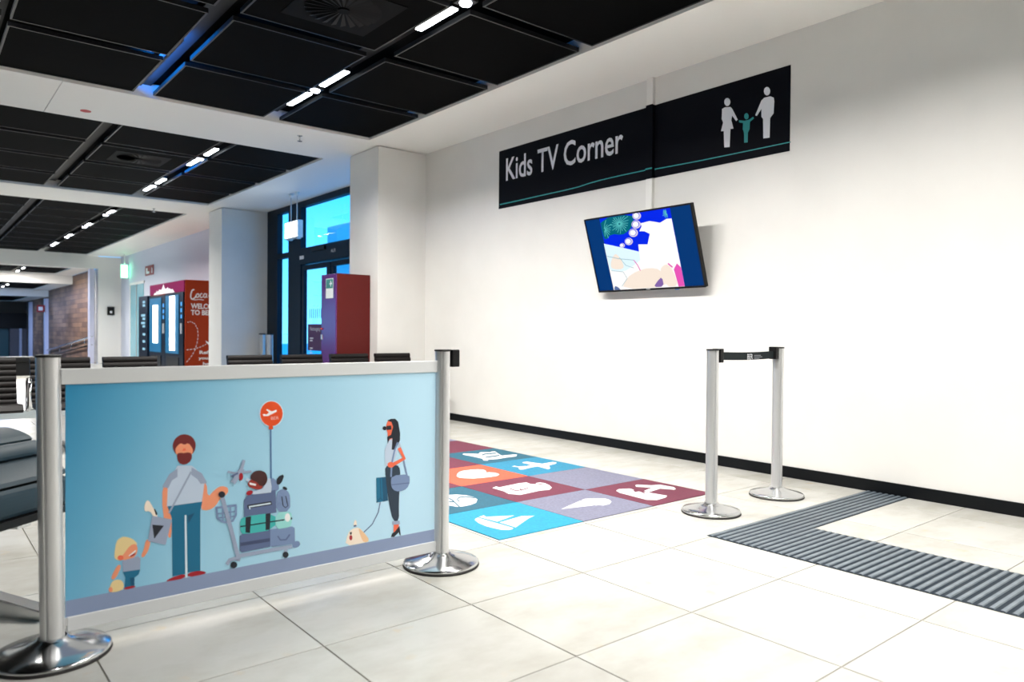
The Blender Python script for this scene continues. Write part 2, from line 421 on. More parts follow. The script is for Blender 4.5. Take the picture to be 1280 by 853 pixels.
for y0, y1 in ((11.14, 12.24), (9.98, 11.10), (8.88, 9.94)):
    fr('leaf_stile', y0, y0+.13, .02, 2.20, XG+.01, XG+.07, d1); fr('leaf_stile', y1-.08, y1, .02, 2.20, XG+.01, XG+.07, d1)
    fr('leaf_rail', y0+.13, y1-.08, .02, .16, XG+.01, XG+.07, d1); fr('leaf_rail', y0+.13, y1-.08, 2.12, 2.20, XG+.01, XG+.07, d1)
    pane(y0+.13, y1-.08, .16, 2.12, d1, XG+.035)
B('door_sensor', XG-.07, XG-.04, 11.2, 11.7, 2.40, 2.46, blackm, d1)
B('header_plate', XG-.045, XG-.041, 12.05, 12.22, 2.30, 2.36, mat('plate_white', (.8, .8, .8), .5), d1)
text_mesh('AUS', (XG-.043, 11.0, 2.33), (0, -1, 0), (0, 0, 1), .16, .05, mat('plate_white', (.8, .8, .8)), 'header_lettering', d1)
# outside: forecourt, canopy and a far wing that the dusk sky lights
outm = mat('outside_concrete', (.55, .58, .6), .8)
S('floor_outside', 5.55, 40, 4, 60, -.2, -.05, outm)
S('wall_outside', 12, 12.4, 22.0, 25.4, -.05, 4.9, outm)
# door on the vending wall
d3 = S('door_3', 5.165, 5.18, 22.8, 24.35, 0, 2.38, mat('frosted_teal', (.22, .50, .58), .25))
B('door_frame', 5.15, 5.18, 24.35, 24.42, 0, 2.45, soffm, d3)
B('door_frame', 5.15, 5.18, 22.7, 24.35, 2.38, 2.45, soffm, d3)
B('door_stile', 5.15, 5.165, 23.55, 23.6, 0, 2.38, mat('door_grey', (.4, .42, .42), .4), d3)

# ---- cable trunking up the TV wall
S('trim_1', XW-.032, XW, 4.222, 4.292, 1.85, ZC-.001, mat('trunking_white', (.88, .87, .84), .4), bevel=.002)

# ================================================================== LIGHTS IN THE CEILING CHANNELS
def place(y): return ('before the first white beam' if y < 8 else 'between the two white beams' if y < 14 else 'past the second white beam' if y < YE else 'in the low ramp hall')
def tube_light(x, y0, y1, w=LAMP_W, z=ZC+.03, area=True, sp=148, lc=LAMP_COL):
    t = thing('tube_light', 'slim lit tube light in a black ceiling channel '+place(y0), 'light', (x, (y0+y1)/2, z), 'tube lights '+place(y0))
    MB().box(x-.034, x+.034, y0, y1, z+.012, z+.05, blackm).build('housing', t)
    MB().box(x-.027, x+.027, y0+.01, y1-.01, z+.002, z+.0125, lampm).build('diffuser', t)
    if area:
        l = bpy.data.lights.new('tube_lamp', 'AREA'); l.shape = 'RECTANGLE'; l.size = .05; l.size_y = y1-y0; l.energy = w; l.color = lc; l.spread = math.radians(sp)
        o = bpy.data.objects.new('tube_lamp', l); COL.objects.link(o); o.parent = t; o.location = (0, 0, -.004)
def spot_light(x, y, z=ZC+.03):
    t = thing('spot_light', 'small lit spotlight in a black ceiling channel '+place(y), 'light', (x, y, z), 'spotlights '+place(y))
    MB().box(x-.062, x+.062, y-.062, y+.062, z+.004, z+.05, chanm).build('housing', t)
    MB().lathe([(.038, z-.012), (.045, z+.0045)], x, y, spotm, 20).build('lens', t)
XS = [3.652-PX/2-PX*2*k for k in range(4)]      # every second channel carries lamps
for k, x in enumerate(XS):
    x -= .025
    for c in ((6.62, 4.18, 1.74, -.70), (6.62, -.70), (), ())[k]:
        w = 12 if k and c < 0 else LAMP_W      # rearmost groups are unseen, added to light the banner's front; one is dimmed
        spot_light(x, c); tube_light(x, c-.66, c-.14, w); tube_light(x, c+.12, c+.62, w)
for x in (XS[0]-.0, XS[1]):
    for c in (10.28, 12.72):
        spot_light(x, c); tube_light(x, c-.70, c-.24, 4); tube_light(x, c+.12, c+.52, 4)
    for c in (16.6, 18.9, 21.3, 23.6):
        spot_light(x+.04, c); tube_light(x+.04, c-.7, c-.24, 34)
for x, y, z in ((2.75, 26.9, 2.93), (2.75, 28.4, 2.93), (2.75, 31.6, 2.63), (2.75, 33.2, 2.63), (2.8, 38.5, 2.375)):
    tube_light(x, y, y+.5, 40, z-.01, sp=180, lc=((.45, .62, 1) if y > 30 else LAMP_COL))
# added blue lamps on the side of a channel, to tint it blue
for x, y0, y1, lab, e in ((3.652-PX*1.5-.067, 6.2, 7.6, 'slim added blue lamp tinting the unlit ceiling channel by the first white beam', 9.0), (3.652-PX*.5-.067, 10.9, 11.9, 'slim added blue lamp between tube lights in the ceiling channel', 6.0)):
    t = thing('added_blue_lamp', lab, 'lamp', (x, (y0+y1)/2, 3.375))
    MB().box(x-.010, x+.008, y0, y1, 3.362, 3.374, blackm).build('housing', t); MB().box(x-.006, x+.006, y0+.01, y1-.01, 3.374, 3.377, mat('added_blue_glow', (.0, .12, .9), .4, 0, 1.5)).build('added_glow_strip', t)
    l = bpy.data.lights.new('added_blue_light', 'AREA'); l.shape = 'RECTANGLE'; l.size = .012; l.size_y = y1-y0; l.energy = e; l.color = (.0, .22, 1)
    o = bpy.data.objects.new('added_blue_light', l); COL.objects.link(o); o.parent = t; o.location = (.002, 0, .006); o.rotation_euler = (0, math.pi+.5, 0)

# ================================================================== FURNISHING
# ---- sign
white_p = flat('white', (.82, .84, .90)); navy = mat('sign_navy', (.0030, .0034, .0065), .6, spec=.08); teal_l = flat('teal', (.02, .30, .30))
sg = thing('wall_sign', 'long black KIDS TV CORNER sign with family pictogram on the white wall', 'sign', (XW, 4.68, 2.437))
def onwall(q, d): return onx(q, XW-.003-d)
B('panel', XW-.003, XW, 4.292, 6.426, 2.437, 3.077, navy, sg)
B('panel', XW-.003, XW, 2.934, 4.222, 2.437, 3.077, navy, sg)
MB().box(XW-.0355, XW-.0322, 4.218, 4.296, 2.432, 3.082, navy).build('panel', sg)
B('panel', XW-.0355, XW, 4.2185, 4.2215, 2.437, 3.077, navy, sg); B('panel', XW-.0355, XW, 4.2925, 4.2955, 2.437, 3.077, navy, sg)
text_mesh('Kids TV Corner', (XW-.0045, 6.30, 2.728), (0, -1, 0), (0, 0, 1), 1.71, .25, white_p, 'lettering', sg, bold=.012)
z7 = ZM(620, 140, 6.4); z1 = ZM(620, 70, 3.368); zp = ZM(880, 80, 7.108)
Print(z7, onwall).l([(30, 742), (200, 705), (400, 660), (560, 625), (660, 600), (750, 570), (840, 545), (1000, 508), (1208, 464)], 8, teal_l).build('teal_line', sg)
Print(z1, onwall).l([(668, 477), (850, 443), (1050, 402), (1241, 362)], 4.2, teal_l).build('teal_line', sg)
p = onx(z1(655, 472), XW-.036); B('teal_line', XW-.0362, XW-.0356, 4.219, 4.295, p.z-.006, p.z+.006, teal_l, sg)
Print(zp, onwall).e(207, 338, 27, 36, white_p).p([(160,400),(185,385),(235,382),(252,400),(300,495),(285,508),(250,460),(243,500),(262,575),(235,578),(228,738),(180,742),(175,597),(150,598),(170,520),(157,490)], white_p).build('woman_pictogram', sg)
Print(zp, onwall).e(377, 465, 20, 28, teal_l).p([(310,500),(360,505),(400,495),(438,468),(443,485),(408,515),(405,580),(390,610),(388,697),(357,700),(355,610),(345,580),(347,525),(312,520)], teal_l).build('child_pictogram', sg)
Print(zp, onwall).e(560, 242, 28, 38, white_p).p([(455,455),(510,325),(535,300),(590,287),(620,300),(625,330),(618,440),(588,480),(583,655),(527,662),(525,490),(510,470),(510,400),(470,462)], white_p).build('man_pictogram', sg)

# ---- television
tv = thing('television', 'black flat television tilted down on the white wall, cartoon playing', 'television', (5.03, 4.21, 1.45))
TL = Vector((4.805, 4.814, 2.107)); BL = Vector((5.013, 4.814, 1.446)); wdt = 1.196
ey = Vector((0, -1, 0)); ed = (BL-TL).normalized(); hgt = (BL-TL).length; en = ey.cross(ed).normalized()
if en.x > 0: en = -en           # out of the screen
cen = TL + ey*(wdt/2) + ed*(hgt/2)
MB().obox(cen-en*.022, ey*(wdt/2), ed*(hgt/2), en*.018, blackm).build('casing', tv, .006)
fb = MB(); bz = .012
for c, a, b in ((cen-ed*(hgt/2-bz/2), wdt/2, bz/2), (cen+ed*(hgt/2-bz*.7), wdt/2, bz*.7)):
    fb.obox(c-en*.002, ey*a, ed*b, en*.004, blackm)
for sgn in (-1, 1): fb.obox(cen+ey*sgn*(wdt/2-bz/2)-en*.002, ey*(bz/2), ed*(hgt/2-bz), en*.004, blackm)
fb.build('bezel', tv)
def scr(n, c, k=1.0):
    m = mat('screen_'+n, tuple(x*.08 for x in c), .5, 0, 1, spec=.05)
    b = m.node_tree.nodes['Principled BSDF']; b.inputs['Emission Color'].default_value = (*c, 1); b.inputs['Emission Strength'].default_value = k*.38; return m
sn = scr('navy', (.0, .040, .19)); MB().obox(cen-en*.0035, ey*(wdt/2-bz), ed*(hgt/2-bz), en*.001, sn).build('screen', tv)
zt = ZM(720, 240, 6.094); p0 = cen-en*.0024
def ontv(q, d): return onp(q, p0+en*d, en)
P = Print(zt, ontv, .00005, .0001)
sb = scr('blue', (.0, .02, .80), 1.1); st = scr('teal', (.0, .14, .20)); sl = scr('fern', (.10, .55, .55)); sw = scr('white', (.95, .93, .92), 1.15)
sc_ = scr('cream', (1.0, .86, .74), 1.0); spb = scr('paleblue', (.80, 1.0, 1.1), 1.0); sp_ = scr('pink', (.85, .10, .50)); sv = scr('lilac', (.72, .64, .82)); spp = scr('purple', (.25, .14, .42)); sgl = scr('line', (.45, .62, .66))
P.p([(178,205),(715,120),(830,722),(290,755)], sb)
P.p([(180,206),(430,166),(440,240),(400,300),(350,330),(270,320),(225,370),(205,330)], st, 1)
for cx, cy, r, a0, a1, n in ((330, 245, 90, 0, 6.3, 20), (215, 290, 75, -1.6, 1.6, 9), (690, 160, 45, 1.2, 4.6, 9)):
    for k in range(n):
        a = a0+(a1-a0)*k/n; rr = r*random.uniform(.6, 1.0); q3 = [(cx+e_*rr*math.cos(a+.2*e_), cy+e_*rr*math.sin(a+.2*e_)) for e_ in (.12, .6, 1)]
        q3 = [(min(x, 705), max(y, 214-.158*(x-178))) for x, y in q3 if x > 178+.21*(y-205)]
        if len(q3) > 1: P.l(q3, 4.5, sl)
P.p([(212,395),(330,420),(480,455),(475,400),(545,400),(562,320),(520,300),(482,300),(500,262),(490,240),(560,222),(640,235),(690,205),(728,203),(829,722),(290,754)], sw)
P.p([(212,395),(330,420),(480,455),(490,520),(440,560),(380,600),(300,610),(258,590)], spb)
for x, y, r in ((462,182,30), (458,248,32), (437,312,32), (402,378,28), (352,408,18)): P.e(x, y, r*1.1, r, sv).e(x-3, y-2, r*.82, r*.78, sb).e(x-4, y-1, r*.7, r*.66, sw)
P.p([(262,560),(272,510),(300,465),(335,500),(370,570),(345,592),(275,588)], sc_, 2)
P.p([(350,744),(385,655),(470,600),(560,578),(640,590),(668,650),(690,722)], sc_, 1).p([(640,600),(660,562),(700,550),(740,600),(782,720),(685,722)], sc_, 1)
P.p([(278,640),(290,605),(340,600),(385,625),(390,660),(350,715),(300,720)], sw, 1)
P.p([(590,727),(620,680),(655,645),(672,722)], spp, 1).p([(745,590),(768,545),(800,575),(828,718),(782,722)], sp_).l([(700,545),(735,575)], 10, sp_)
P.l([(235,490),(330,510),(440,520)], 6, sgl).l([(330,500),(380,560),(440,580)], 5, sgl).l([(270,600),(360,610),(390,660),(350,720)], 5, sgl).l([(440,520),(470,560),(490,600)], 6, sp_)
P.p([(290,753),(295,715),(320,725),(345,750)], scr('slate', (.12, .18, .38)), 1)
P.build('screen_picture', tv)
MB().obox((5.045, 4.215, 1.80), (.034, 0, 0), (0, .20, 0), (0, 0, .20), blackm).build('wall_bracket', tv)
MB().obox((4.985, 4.215, 1.82), (.035, 0, 0), (0, .10, 0), (0, 0, .10), blackm).build('tilt_arm', tv)
MB().obox(cen+ed*(hgt/2-.009)+en*.003, ey*.022, ed*.003, en*.0008, alum).build('badge', tv)
MB().obox(cen+ed*(hgt/2+.004)+ey*.30-en*.012, ey*.018, ed*.005, en*.008, mat('power_blue', (.1, .4, .9), .4)).build('sensor', tv)

# ---- posts
def post_section(r, n=48):
    pts = []
    for k in range(n):
        a = 2*math.pi*k/n; rr = r
        if k % 12 == 6: rr = r*.80
        if k % 12 in (5, 7): rr = r*.985
        pts.append((rr*math.cos(a), rr*math.sin(a)))
    return pts
def barrier_post(name, label, cat, x, y, h, rot=0, group=None, lean=(0, 0)):
    t = thing(name, label, cat, (x, y, 0), group)
    MB().lathe([(.172, .0), (.174, .004), (.172, .008)], x, y, rubber, 56).build('rubber_ring', t)
    MB().lathe([(.171, .008), (.171, .017), (.166, .022), (.12, .032), (.075, .044), (.048, .055), (.042, .062)], x, y, steel, 56).build('base', t)
    c, s = math.cos(rot), math.sin(rot)
    sec = [(x+a*c-b*s, y+a*s+b*c) for a, b in post_section(.0348)]
    MB().extrude([(a, b, .055) for a, b in sec], (lean[0], lean[1], h-.055-.008), alum).build('column', t)
    MB().lathe([(.038, h-.008), (.038, h-.002), (.035, h)], x+lean[0], y+lean[1], blackm, 32).build('cap', t)
    return t
YP = 2.785
bl = barrier_post('banner_post', 'silver post holding the banner beside the grey leather lounge bench', 'post', .362, YP, .98, .2, lean=(-.012, .010))
br = barrier_post('banner_post', 'silver post holding the banner beside the coloured floor mat', 'post', 1.882, YP, .985, .2)
MB().box(1.917, 1.957, YP-.03, YP+.03, .905, .984, blackm).build('belt_cassette', br, .004)
sa = barrier_post('belt_post', 'silver belt post by the corner of the coloured floor mat', 'post', 3.70, 2.615, .976, .3)
sb_ = barrier_post('belt_post', 'silver belt post closest to the black skirting of the white wall', 'post', 4.43, 2.622, .984, .3)
MB().box(3.735, 3.770, 2.585, 2.645, .895, .978, blackm).build('belt_cassette', sa, .004)
MB().box(4.360, 4.396, 2.595, 2.650, .905, .986, blackm).build('belt_clip', sb_, .004)
beltm = mat('belt_grey', (.012, .018, .020), .7, spec=.2)
bm_ = MB(); n = 12
for k in range(n):
    x0 = 3.770+(4.360-3.770)*k/n; x1 = 3.770+(4.360-3.770)*(k+1)/n; s = lambda x: -.005*math.sin(math.pi*(x-3.770)/.590)
    v = [(x0, 2.614, .91+s(x0)), (x1, 2.614, .91+s(x1)), (x1, 2.614, .958+s(x1)), (x0, 2.614, .958+s(x0))]
    bm_.extrude(v, (0, .002, 0), beltm)
belt = bm_.build('belt', sa)
text_mesh('BER', (4.06, 2.6135, .908), (1, 0, 0), (0, 0, 1), .06, .034, white_p, 'belt_lettering', belt)
for k, wd in enumerate((.075, .09, .06)): B('belt_lettering', 4.135, 4.135+wd, 2.6130, 2.6136, .930-k*.010, .9345-k*.010, flat('belt_small', (.22, .24, .27)), belt)

# ---- banner
bn = thing('banner', 'pale blue printed banner of travelling families strung between silver posts', 'banner', (1.12, YP, .07))
railm = mat('banner_rail', (.62, .64, .65), .45)
skym = mat('banner_sky', (.2, .5, .7), .4)
def build_sky():
    N, L, b = nodes(skym)
    tc = N.new('ShaderNodeTexCoord'); sp = N.new('ShaderNodeSeparateXYZ'); L.new(tc.outputs['Generated'], sp.inputs[0])
    ma = N.new('ShaderNodeMath'); ma.operation = 'MULTIPLY_ADD'; ma.inputs[1].default_value = -.22; L.new(sp.outputs[2], ma.inputs[0]); L.new(sp.outputs[0], ma.inputs[2])
    r = N.new('ShaderNodeValToRGB'); e = r.color_ramp.elements
    e[0].position = -.0; e[0].color = (*srgb(34, 138, 184), 1); e[1].position = .95; e[1].color = (*srgb(184, 221, 241), 1)
    m = e.new(.18); m.color = (*srgb(96, 172, 208), 1); m = e.new(.42); m.color = (*srgb(150, 203, 228), 1)
    a2 = N.new('ShaderNodeMath'); a2.inputs[1].default_value = .22; L.new(ma.outputs[0], a2.inputs[0])
    L.new(a2.outputs[0], r.inputs[0]); L.new(r.outputs[0], b.inputs['Base Color'])
build_sky()
B('printed_panel', .398, 1.842, YP-.004, YP+.004, .115, .884, skym, bn)
B('top_rail', .384, 1.848, YP-.010, YP+.010, .882, .934, railm, bn, .003)
B('bottom_rail', .402, 1.848, YP-.009, YP+.009, .068, .116, railm, bn, .003)
for x in (.392, 1.842):
    for z in (.90, .10): B('hook', x-.012 if x > 1 else x-.02, x+.02 if x > 1 else x+.012, YP-.008, YP+.008, z-.012, z+.012, alum, bn)
B('printed_road', .3985, 1.8415, YP-.0044, YP-.0040, .116, .170, flat('road', srgb(134, 150, 182)), bn)
def onb(q, d): return ony(q, YP-.0045-d)
grey = flat('grey', srgb(150, 163, 188)); lgrey = flat('lgrey', srgb(188, 204, 224)); skin = flat('skin', srgb(238, 150, 112)); skinb = flat('skin_dark', srgb(150, 42, 32)); hair = flat('auburn', srgb(112, 28, 30))
tealp = flat('tealpants', srgb(0, 104, 140)); tealdk = flat('tealdk', srgb(0, 78, 112)); redp = flat('red', srgb(162, 16, 34)); inkb = flat('ink', srgb(20, 26, 40)); blond = flat('blond', srgb(232, 208, 150)); cream = flat('cream', srgb(244, 228, 210)); pale = flat('paleline', srgb(214, 232, 242))
slate = flat('slate', srgb(88, 104, 142)); slate2 = flat('slate2', srgb(118, 140, 178)); mint = flat('mint', srgb(60, 178, 176)); mintl = flat('mintl', srgb(150, 216, 214)); orangeb = flat('orange', srgb(226, 74, 14)); brown = flat('brown', srgb(62, 26, 26)); tan = flat('tan', srgb(234, 192, 150)); purew = flat('purewhite', (.85, .85, .86)); coral = flat('coral', srgb(236, 108, 76))
zA = ZM(120, 490, 3.159); zC = ZM(260, 560, 5.33); zD = ZM(420, 510, 4.739); zE = ZM(280, 490, 7.757)
P = Print(zA, onb)
P.p([(262,372),(286,376),(283,440),(298,480),(299,575),(284,577),(262,470)], skin, 1)
P.p([(412,358),(437,358),(441,418),(470,385),(495,371),(522,378),(522,402),(492,420),(470,455),(440,470),(412,465)], skin, 1)
P.p([(322,292),(378,292),(395,305),(430,350),(418,436),(280,453),(284,372),(300,330)], lgrey)
P.p([(322,303),(290,325),(264,370),(262,378),(286,380),(300,350),(322,336)], grey).p([(378,299),(418,322),(437,356),(436,362),(413,364),(400,345),(376,328)], grey)
P.p([(302,205),(315,180),(345,165),(380,175),(396,205),(390,235),(375,252),(318,250),(305,230)], hair, 2)
P.p([(312,228),(320,215),(335,202),(348,210),(365,202),(378,218),(384,232),(378,252),(345,246),(318,252)], skin, 1)
P.p([(318,245),(335,240),(345,243),(360,239),(379,243),(378,272),(350,291),(324,280)], hair, 1).p([(345,225),(352,222),(356,232),(340,234)], coral)
P.p([(282,453),(420,434),(412,470),(412,707),(362,714),(358,488),(350,488),(352,720),(302,729),(300,500)], tealp).p([(362,490),(390,478),(365,520)], tealdk)
P.p([(350,488),(357,487),(361,733),(353,735)], pale)
P.p([(275,748),(300,733),(352,718),(352,737),(285,749)], redp, 1).p([(362,716),(410,706),(438,713),(425,722),(362,733)], redp, 1)
P.l([(376,316),(288,480)], 7, grey)
P.build('printed_man', bn, 'bearded man in a pale shirt and teal trousers')
P = Print(zA, onb, first=.0010)
P.p([(190,458),(196,434),(208,427),(224,455),(247,492),(230,496),(212,470),(194,474)], cream, 1).p([(228,462),(234,464),(243,482),(237,490)], inkb)
P.p([(222,490),(300,505),(275,605),(205,590)], grey).p([(222,525),(268,529),(230,581)], inkb)
P.build('printed_bag', bn, 'grey bag with a toy giraffe')
P = Print(zA, onb)
P.p([(88,681),(102,688),(76,742),(58,740),(70,710)], skin, 1).p([(177,650),(190,620),(196,587),(208,583),(216,595),(206,630),(188,656)], skin, 1)
P.p([(72,645),(80,590),(95,578),(110,571),(145,580),(168,605),(140,630),(115,650),(98,668),(75,662)], blond, 1)
P.p([(98,655),(112,638),(135,606),(158,600),(166,622),(157,650),(125,666),(100,664)], skin, 1).e(97, 656, 12, 10, coral).p([(128,648),(158,624),(153,645),(138,652)], redp).p([(128,648),(158,624),(157,632),(132,650)], purew)
P.p([(103,668),(165,650),(176,658),(174,704),(107,716)], grey).p([(106,712),(175,702),(168,722),(152,735),(152,768),(112,774),(116,735)], tealp).p([(134,735),(152,733),(152,766),(138,768)], tealdk)
P.p([(110,774),(150,765),(160,772),(112,783)], redp, 1).p([(52,782),(60,755),(75,742),(105,744),(112,778),(85,790),(58,793)], blond, 1).e(58, 782, 8, 10, skin)
P.build('printed_child', bn, 'blond child with a cream toy bear')
P = Print(zC, onb, first=.0012)
P.l([(205,722),(560,657)], 24, grey).l([(520,665),(517,702)], 22, grey).l([(125,778),(145,748),(180,738),(214,748)], 24, grey)
P.p([(560,632),(600,618),(618,640),(602,663),(564,670)], slate2, 1)
P.p([(212,590),(225,577),(415,545),(415,660),(228,698),(212,686)], slate).p([(214,634),(413,602),(413,625),(214,657)], flat('slatedk', srgb(62, 74, 108)))
P.p([(415,545),(560,525),(578,535),(580,630),(565,640),(430,662),(415,655)], slate2).l([(465,588),(482,615),(520,613),(545,578)], 11, slate)
P.p([(415,200),(445,205),(475,255),(470,285),(420,300)], slate2, 1).p([(455,248),(460,195),(512,173),(488,242)], inkb, 1).p([(498,256),(528,266),(527,284),(500,278)], inkb, 1)
P.p([(240,350),(262,318),(450,280),(456,432),(240,464)], slate).p([(455,300),(490,275),(530,285),(548,320),(548,422),(455,432)], slate2, 1)
P.l([(262,394),(424,368)], 24, inkb).l([(272,394),(418,370)], 9, pale).l([(276,394),(280,410)], 8, pale).l([(492,325),(500,385),(515,400),(532,388),(518,322)], 6, inkb)
P.p([(213,482),(240,460),(450,430),(450,545),(240,578),(215,562)], mint, 1).p([(450,431),(540,425),(560,440),(556,520),(530,533),(450,544)], mintl, 1).e(530, 465, 18, 28, purew)
P.p([(250,464),(288,457),(280,568),(250,566)], inkb).p([(384,440),(417,435),(412,545),(384,549)], inkb).l([(215,526),(510,480)], 8, inkb).e(556, 472, 5, 9, inkb)
P.l([(56,396),(64,470),(95,492),(115,498)], 13, slate2).l([(54,400),(190,383)], 13, slate2).l([(186,384),(186,450),(165,488),(115,498)], 13, slate2).l([(62,440),(186,424)], 8, slate2).l([(98,398),(100,494)], 8, slate2).l([(150,390),(150,492)], 8, slate2).l([(64,468),(180,456)], 8, slate2)
P.l([(92,318),(150,530),(205,742)], 27, grey).e(92, 312, 23, 22, inkb).e(172, 781, 22, 22, inkb).e(517, 713, 20, 20, inkb)
P.build('printed_trolley', bn, 'grey luggage trolley with rucksack and mint roll')
P = Print(zC, onb, first=.0032)
P.p([(296,290),(365,275),(392,212),(415,202),(425,260),(420,298),(300,312)], lgrey)
P.l([(165,235),(230,140)], 34, grey).l([(130,160),(180,170),(290,158)], 14, grey).l([(222,150),(240,82)], 20, grey).l([(155,190),(200,170)], 12, slate).e(220, 193, 14, 26, redp)
P.l([(255,210),(285,225)], 20, lgrey)
P.p([(265,232),(290,208),(325,213),(350,245),(370,262),(345,280),(300,273),(268,255)], skinb, 1).p([(278,197),(300,160),(345,149),(388,165),(399,215),(380,252),(345,257),(325,228),(295,218)], brown, 2).p([(277,231),(321,242),(318,254),(278,246)], purew).e(277, 300, 23, 15, redp, -.4)
P.build('printed_rider', bn, 'child riding the luggage with a toy plane')
P = Print(zE, onb, first=.0012)
P.l([(453,366),(457,845)], 13, flat('string', srgb(66, 104, 156))).e(460, 213, 117, 128, pale).e(460, 213, 110, 121, orangeb).p([(437,328),(472,328),(477,362),(434,366)], orangeb)
P.p([(374,222),(385,236),(425,236),(512,192),(508,174),(462,190),(420,168),(408,174),(436,200),(412,220),(385,214)], purew)
o = P.build('printed_balloon', bn, 'orange balloon on a long string')
a = onb(zE(456, 272), .0016)
text_mesh('BER', a, (1, 0, 0), (0, 0, 1), ony(zE(526, 272), YP).x-a.x, ony(zE(456, 240), YP).z-a.z, flat('pinkish', srgb(248, 190, 180)), 'balloon_lettering', o)
P = Print(zD, onb, first=.0003)
P.l([(262,560),(250,620),(215,690),(165,738)], 6, slate)
P.p([(238,415),(298,410),(308,550),(240,562)], tealp).l([(262,415),(266,545)], 5, tealdk).p([(272,413),(298,410),(308,550),(280,556)], tealdk).l([(240,562),(262,535),(285,555)], 6, tealdk)
P.p([(342,692),(374,690),(366,735),(340,738)], coral).p([(325,766),(333,745),(348,735),(376,700),(384,756),(377,756),(372,738),(355,755),(345,766)], inkb)
P.p([(290,343),(340,338),(376,345),(382,400),(372,560),(374,672),(338,674),(312,560),(294,420)], flat('inkpants', srgb(34, 52, 70)), 1).p([(333,673),(376,669),(379,690),(334,694)], grey)
P.p([(304,78),(325,72),(340,110),(337,155),(318,162),(302,145),(296,112)], coral, 1).l([(318,150),(322,195)], 26, coral)
P.p([(288,250),(304,212),(318,190),(332,182),(336,245),(362,250),(376,200),(387,232),(366,252),(352,300),(340,342),(290,345)], lgrey)
P.p([(303,76),(325,66),(350,65),(368,82),(380,150),(379,192),(352,250),(330,248),(334,180),(318,184),(306,215),(304,172),(326,160),(338,112),(328,84)], inkb)
P.l([(300,120),(328,117)], 24, inkb).e(288, 121, 12, 12, inkb)
P.l([(366,205),(345,260),(330,330),(326,410)], 10, slate2).l([(400,308),(420,400)], 9, slate2)
P.p([(330,402),(434,393),(438,440),(422,480),(372,499),(336,486),(324,450)], slate2, 1).l([(328,457),(436,445)], 5, slate)
P.l([(374,238),(404,300),(336,338)], 21, coral).e(325, 338, 20, 17, coral)
P.build('printed_woman', bn, 'dark-haired woman in sunglasses with a bag')
P = Print(zD, onb, first=.0003)
P.p([(53,820),(70,742),(100,715),(135,707),(168,742),(200,790),(160,802)], cream, 1).p([(130,708),(165,738),(202,788),(165,802),(145,760)], tan, 1).p([(103,705),(108,668),(120,664),(125,700)], cream, 1).l([(105,702),(120,698)], 9, slate).p([(80,738),(95,736),(92,752),(84,752)], inkb).e(88, 770, 9, 16, redp)
P.build('printed_dog', bn, 'small cream dog on a leash')

# ---- floor mat of coloured squares
mt = thing('floor_mat', 'play mat of coloured squares with white travel icons on the floor', 'mat', (3.2, 4.7, 0))
cy = flat('mat_cyan', srgb(0, 136, 168), .7); lil = flat('mat_lilac', srgb(112, 113, 134), .7); bur = flat('mat_burgundy', srgb(98, 30, 56), .7); tl = flat('mat_teal', srgb(14, 84, 106), .7); org = flat('mat_orange', srgb(200, 84, 58), .7); bl2 = flat('mat_blue', srgb(20, 120, 154), .7)
for c in (cy, lil, bur, tl, org, bl2):
    N, L, b = nodes(c); col = tuple(b.inputs['Base Color'].default_value)[:3]
    noise_tint(c, tuple(x*.88 for x in col), tuple(min(1, x*1.08) for x in col), 60, 2)
colr = [[cy, lil, bur], [tl, bur, lil], [bur, org, bl2], [bl2, bur, tl], [org, lil, bur], [tl, bl2, lil]]
icons = {}
MX, MY, MS = 2.333, 2.925, .6045; MSY = .5885
for j in range(6):
    for i in range(3):
        x0 = MX+MS*i; y0 = MY+MSY*j
        o = B('mat_square', x0+.0015, x0+MS-.0015, y0+.0015, y0+MSY-.0015, 0, .004, colr[j][i], mt); icons[(i, j)] = o
zm = ZM(540, 540, 3.556)
def onf(q, d): return onz(q, .004+d)
iw = flat('icon_white', (.62, .62, .62), .6)
def icon(ij, shapes, cuts=(), cutmat=None):
    P = Print(zm, onf)
    for s in shapes: P.p(s, iw)
    for c, w in cuts: P.l(c, w, cutmat)
    P.build('icon', icons[ij])
icon((0,0), [[(190,392),(194,386),(204,382),(362,428),(356,434),(340,437),(308,436),(280,430),(240,420),(205,405)], [(208,379),(230,371),(240,378),(366,372),(290,400)], [(300,403),(398,375),(456,373),(430,385),(372,425)]])
icon((1,0), [[(574,344),(660,306),(722,327)], [(664,304),(680,298),(720,296),(770,297),(790,303),(798,311),(790,321),(762,328),(740,326),(728,328)]])
icon((2,0), [[(818,262),(830,255),(878,252),(900,258),(900,262),(950,268),(1045,284),(1040,292),(1000,304),(955,303),(835,272)], [(903,238),(912,235),(975,238),(1012,235),(1075,246),(1084,254),(1076,258),(1014,253),(964,269),(942,263),(976,249),(908,245)]], [([(895,260),(925,264),(945,272)], 5), ([(900,266),(925,262)], 5)], bur)
icon((1,1), [[(268,250),(285,243),(300,247),(385,229),(420,225),(438,232),(500,236),(532,250),(522,258),(480,262),(392,281),(340,276),(320,265)]], [([(345,252),(372,262),(402,258),(428,250)], 4), ([(392,252),(398,262)], 4)], bur)
P = Print(zm, onf); P.l([(462,231),(480,228),(500,231),(520,240),(530,250)], 6, iw).build('bag_handle', icons[(1,1)])
icon((0,1), [[(20,305),(40,290),(70,281),(110,279),(150,282),(185,290),(202,301),(196,316),(170,326),(140,332),(110,334),(62,325)]], [([(66,290),(92,305),(122,334)], 5), ([(190,294),(150,288),(120,292),(112,302),(122,310)], 5), ([(20,305),(100,312)], 5)], tl)
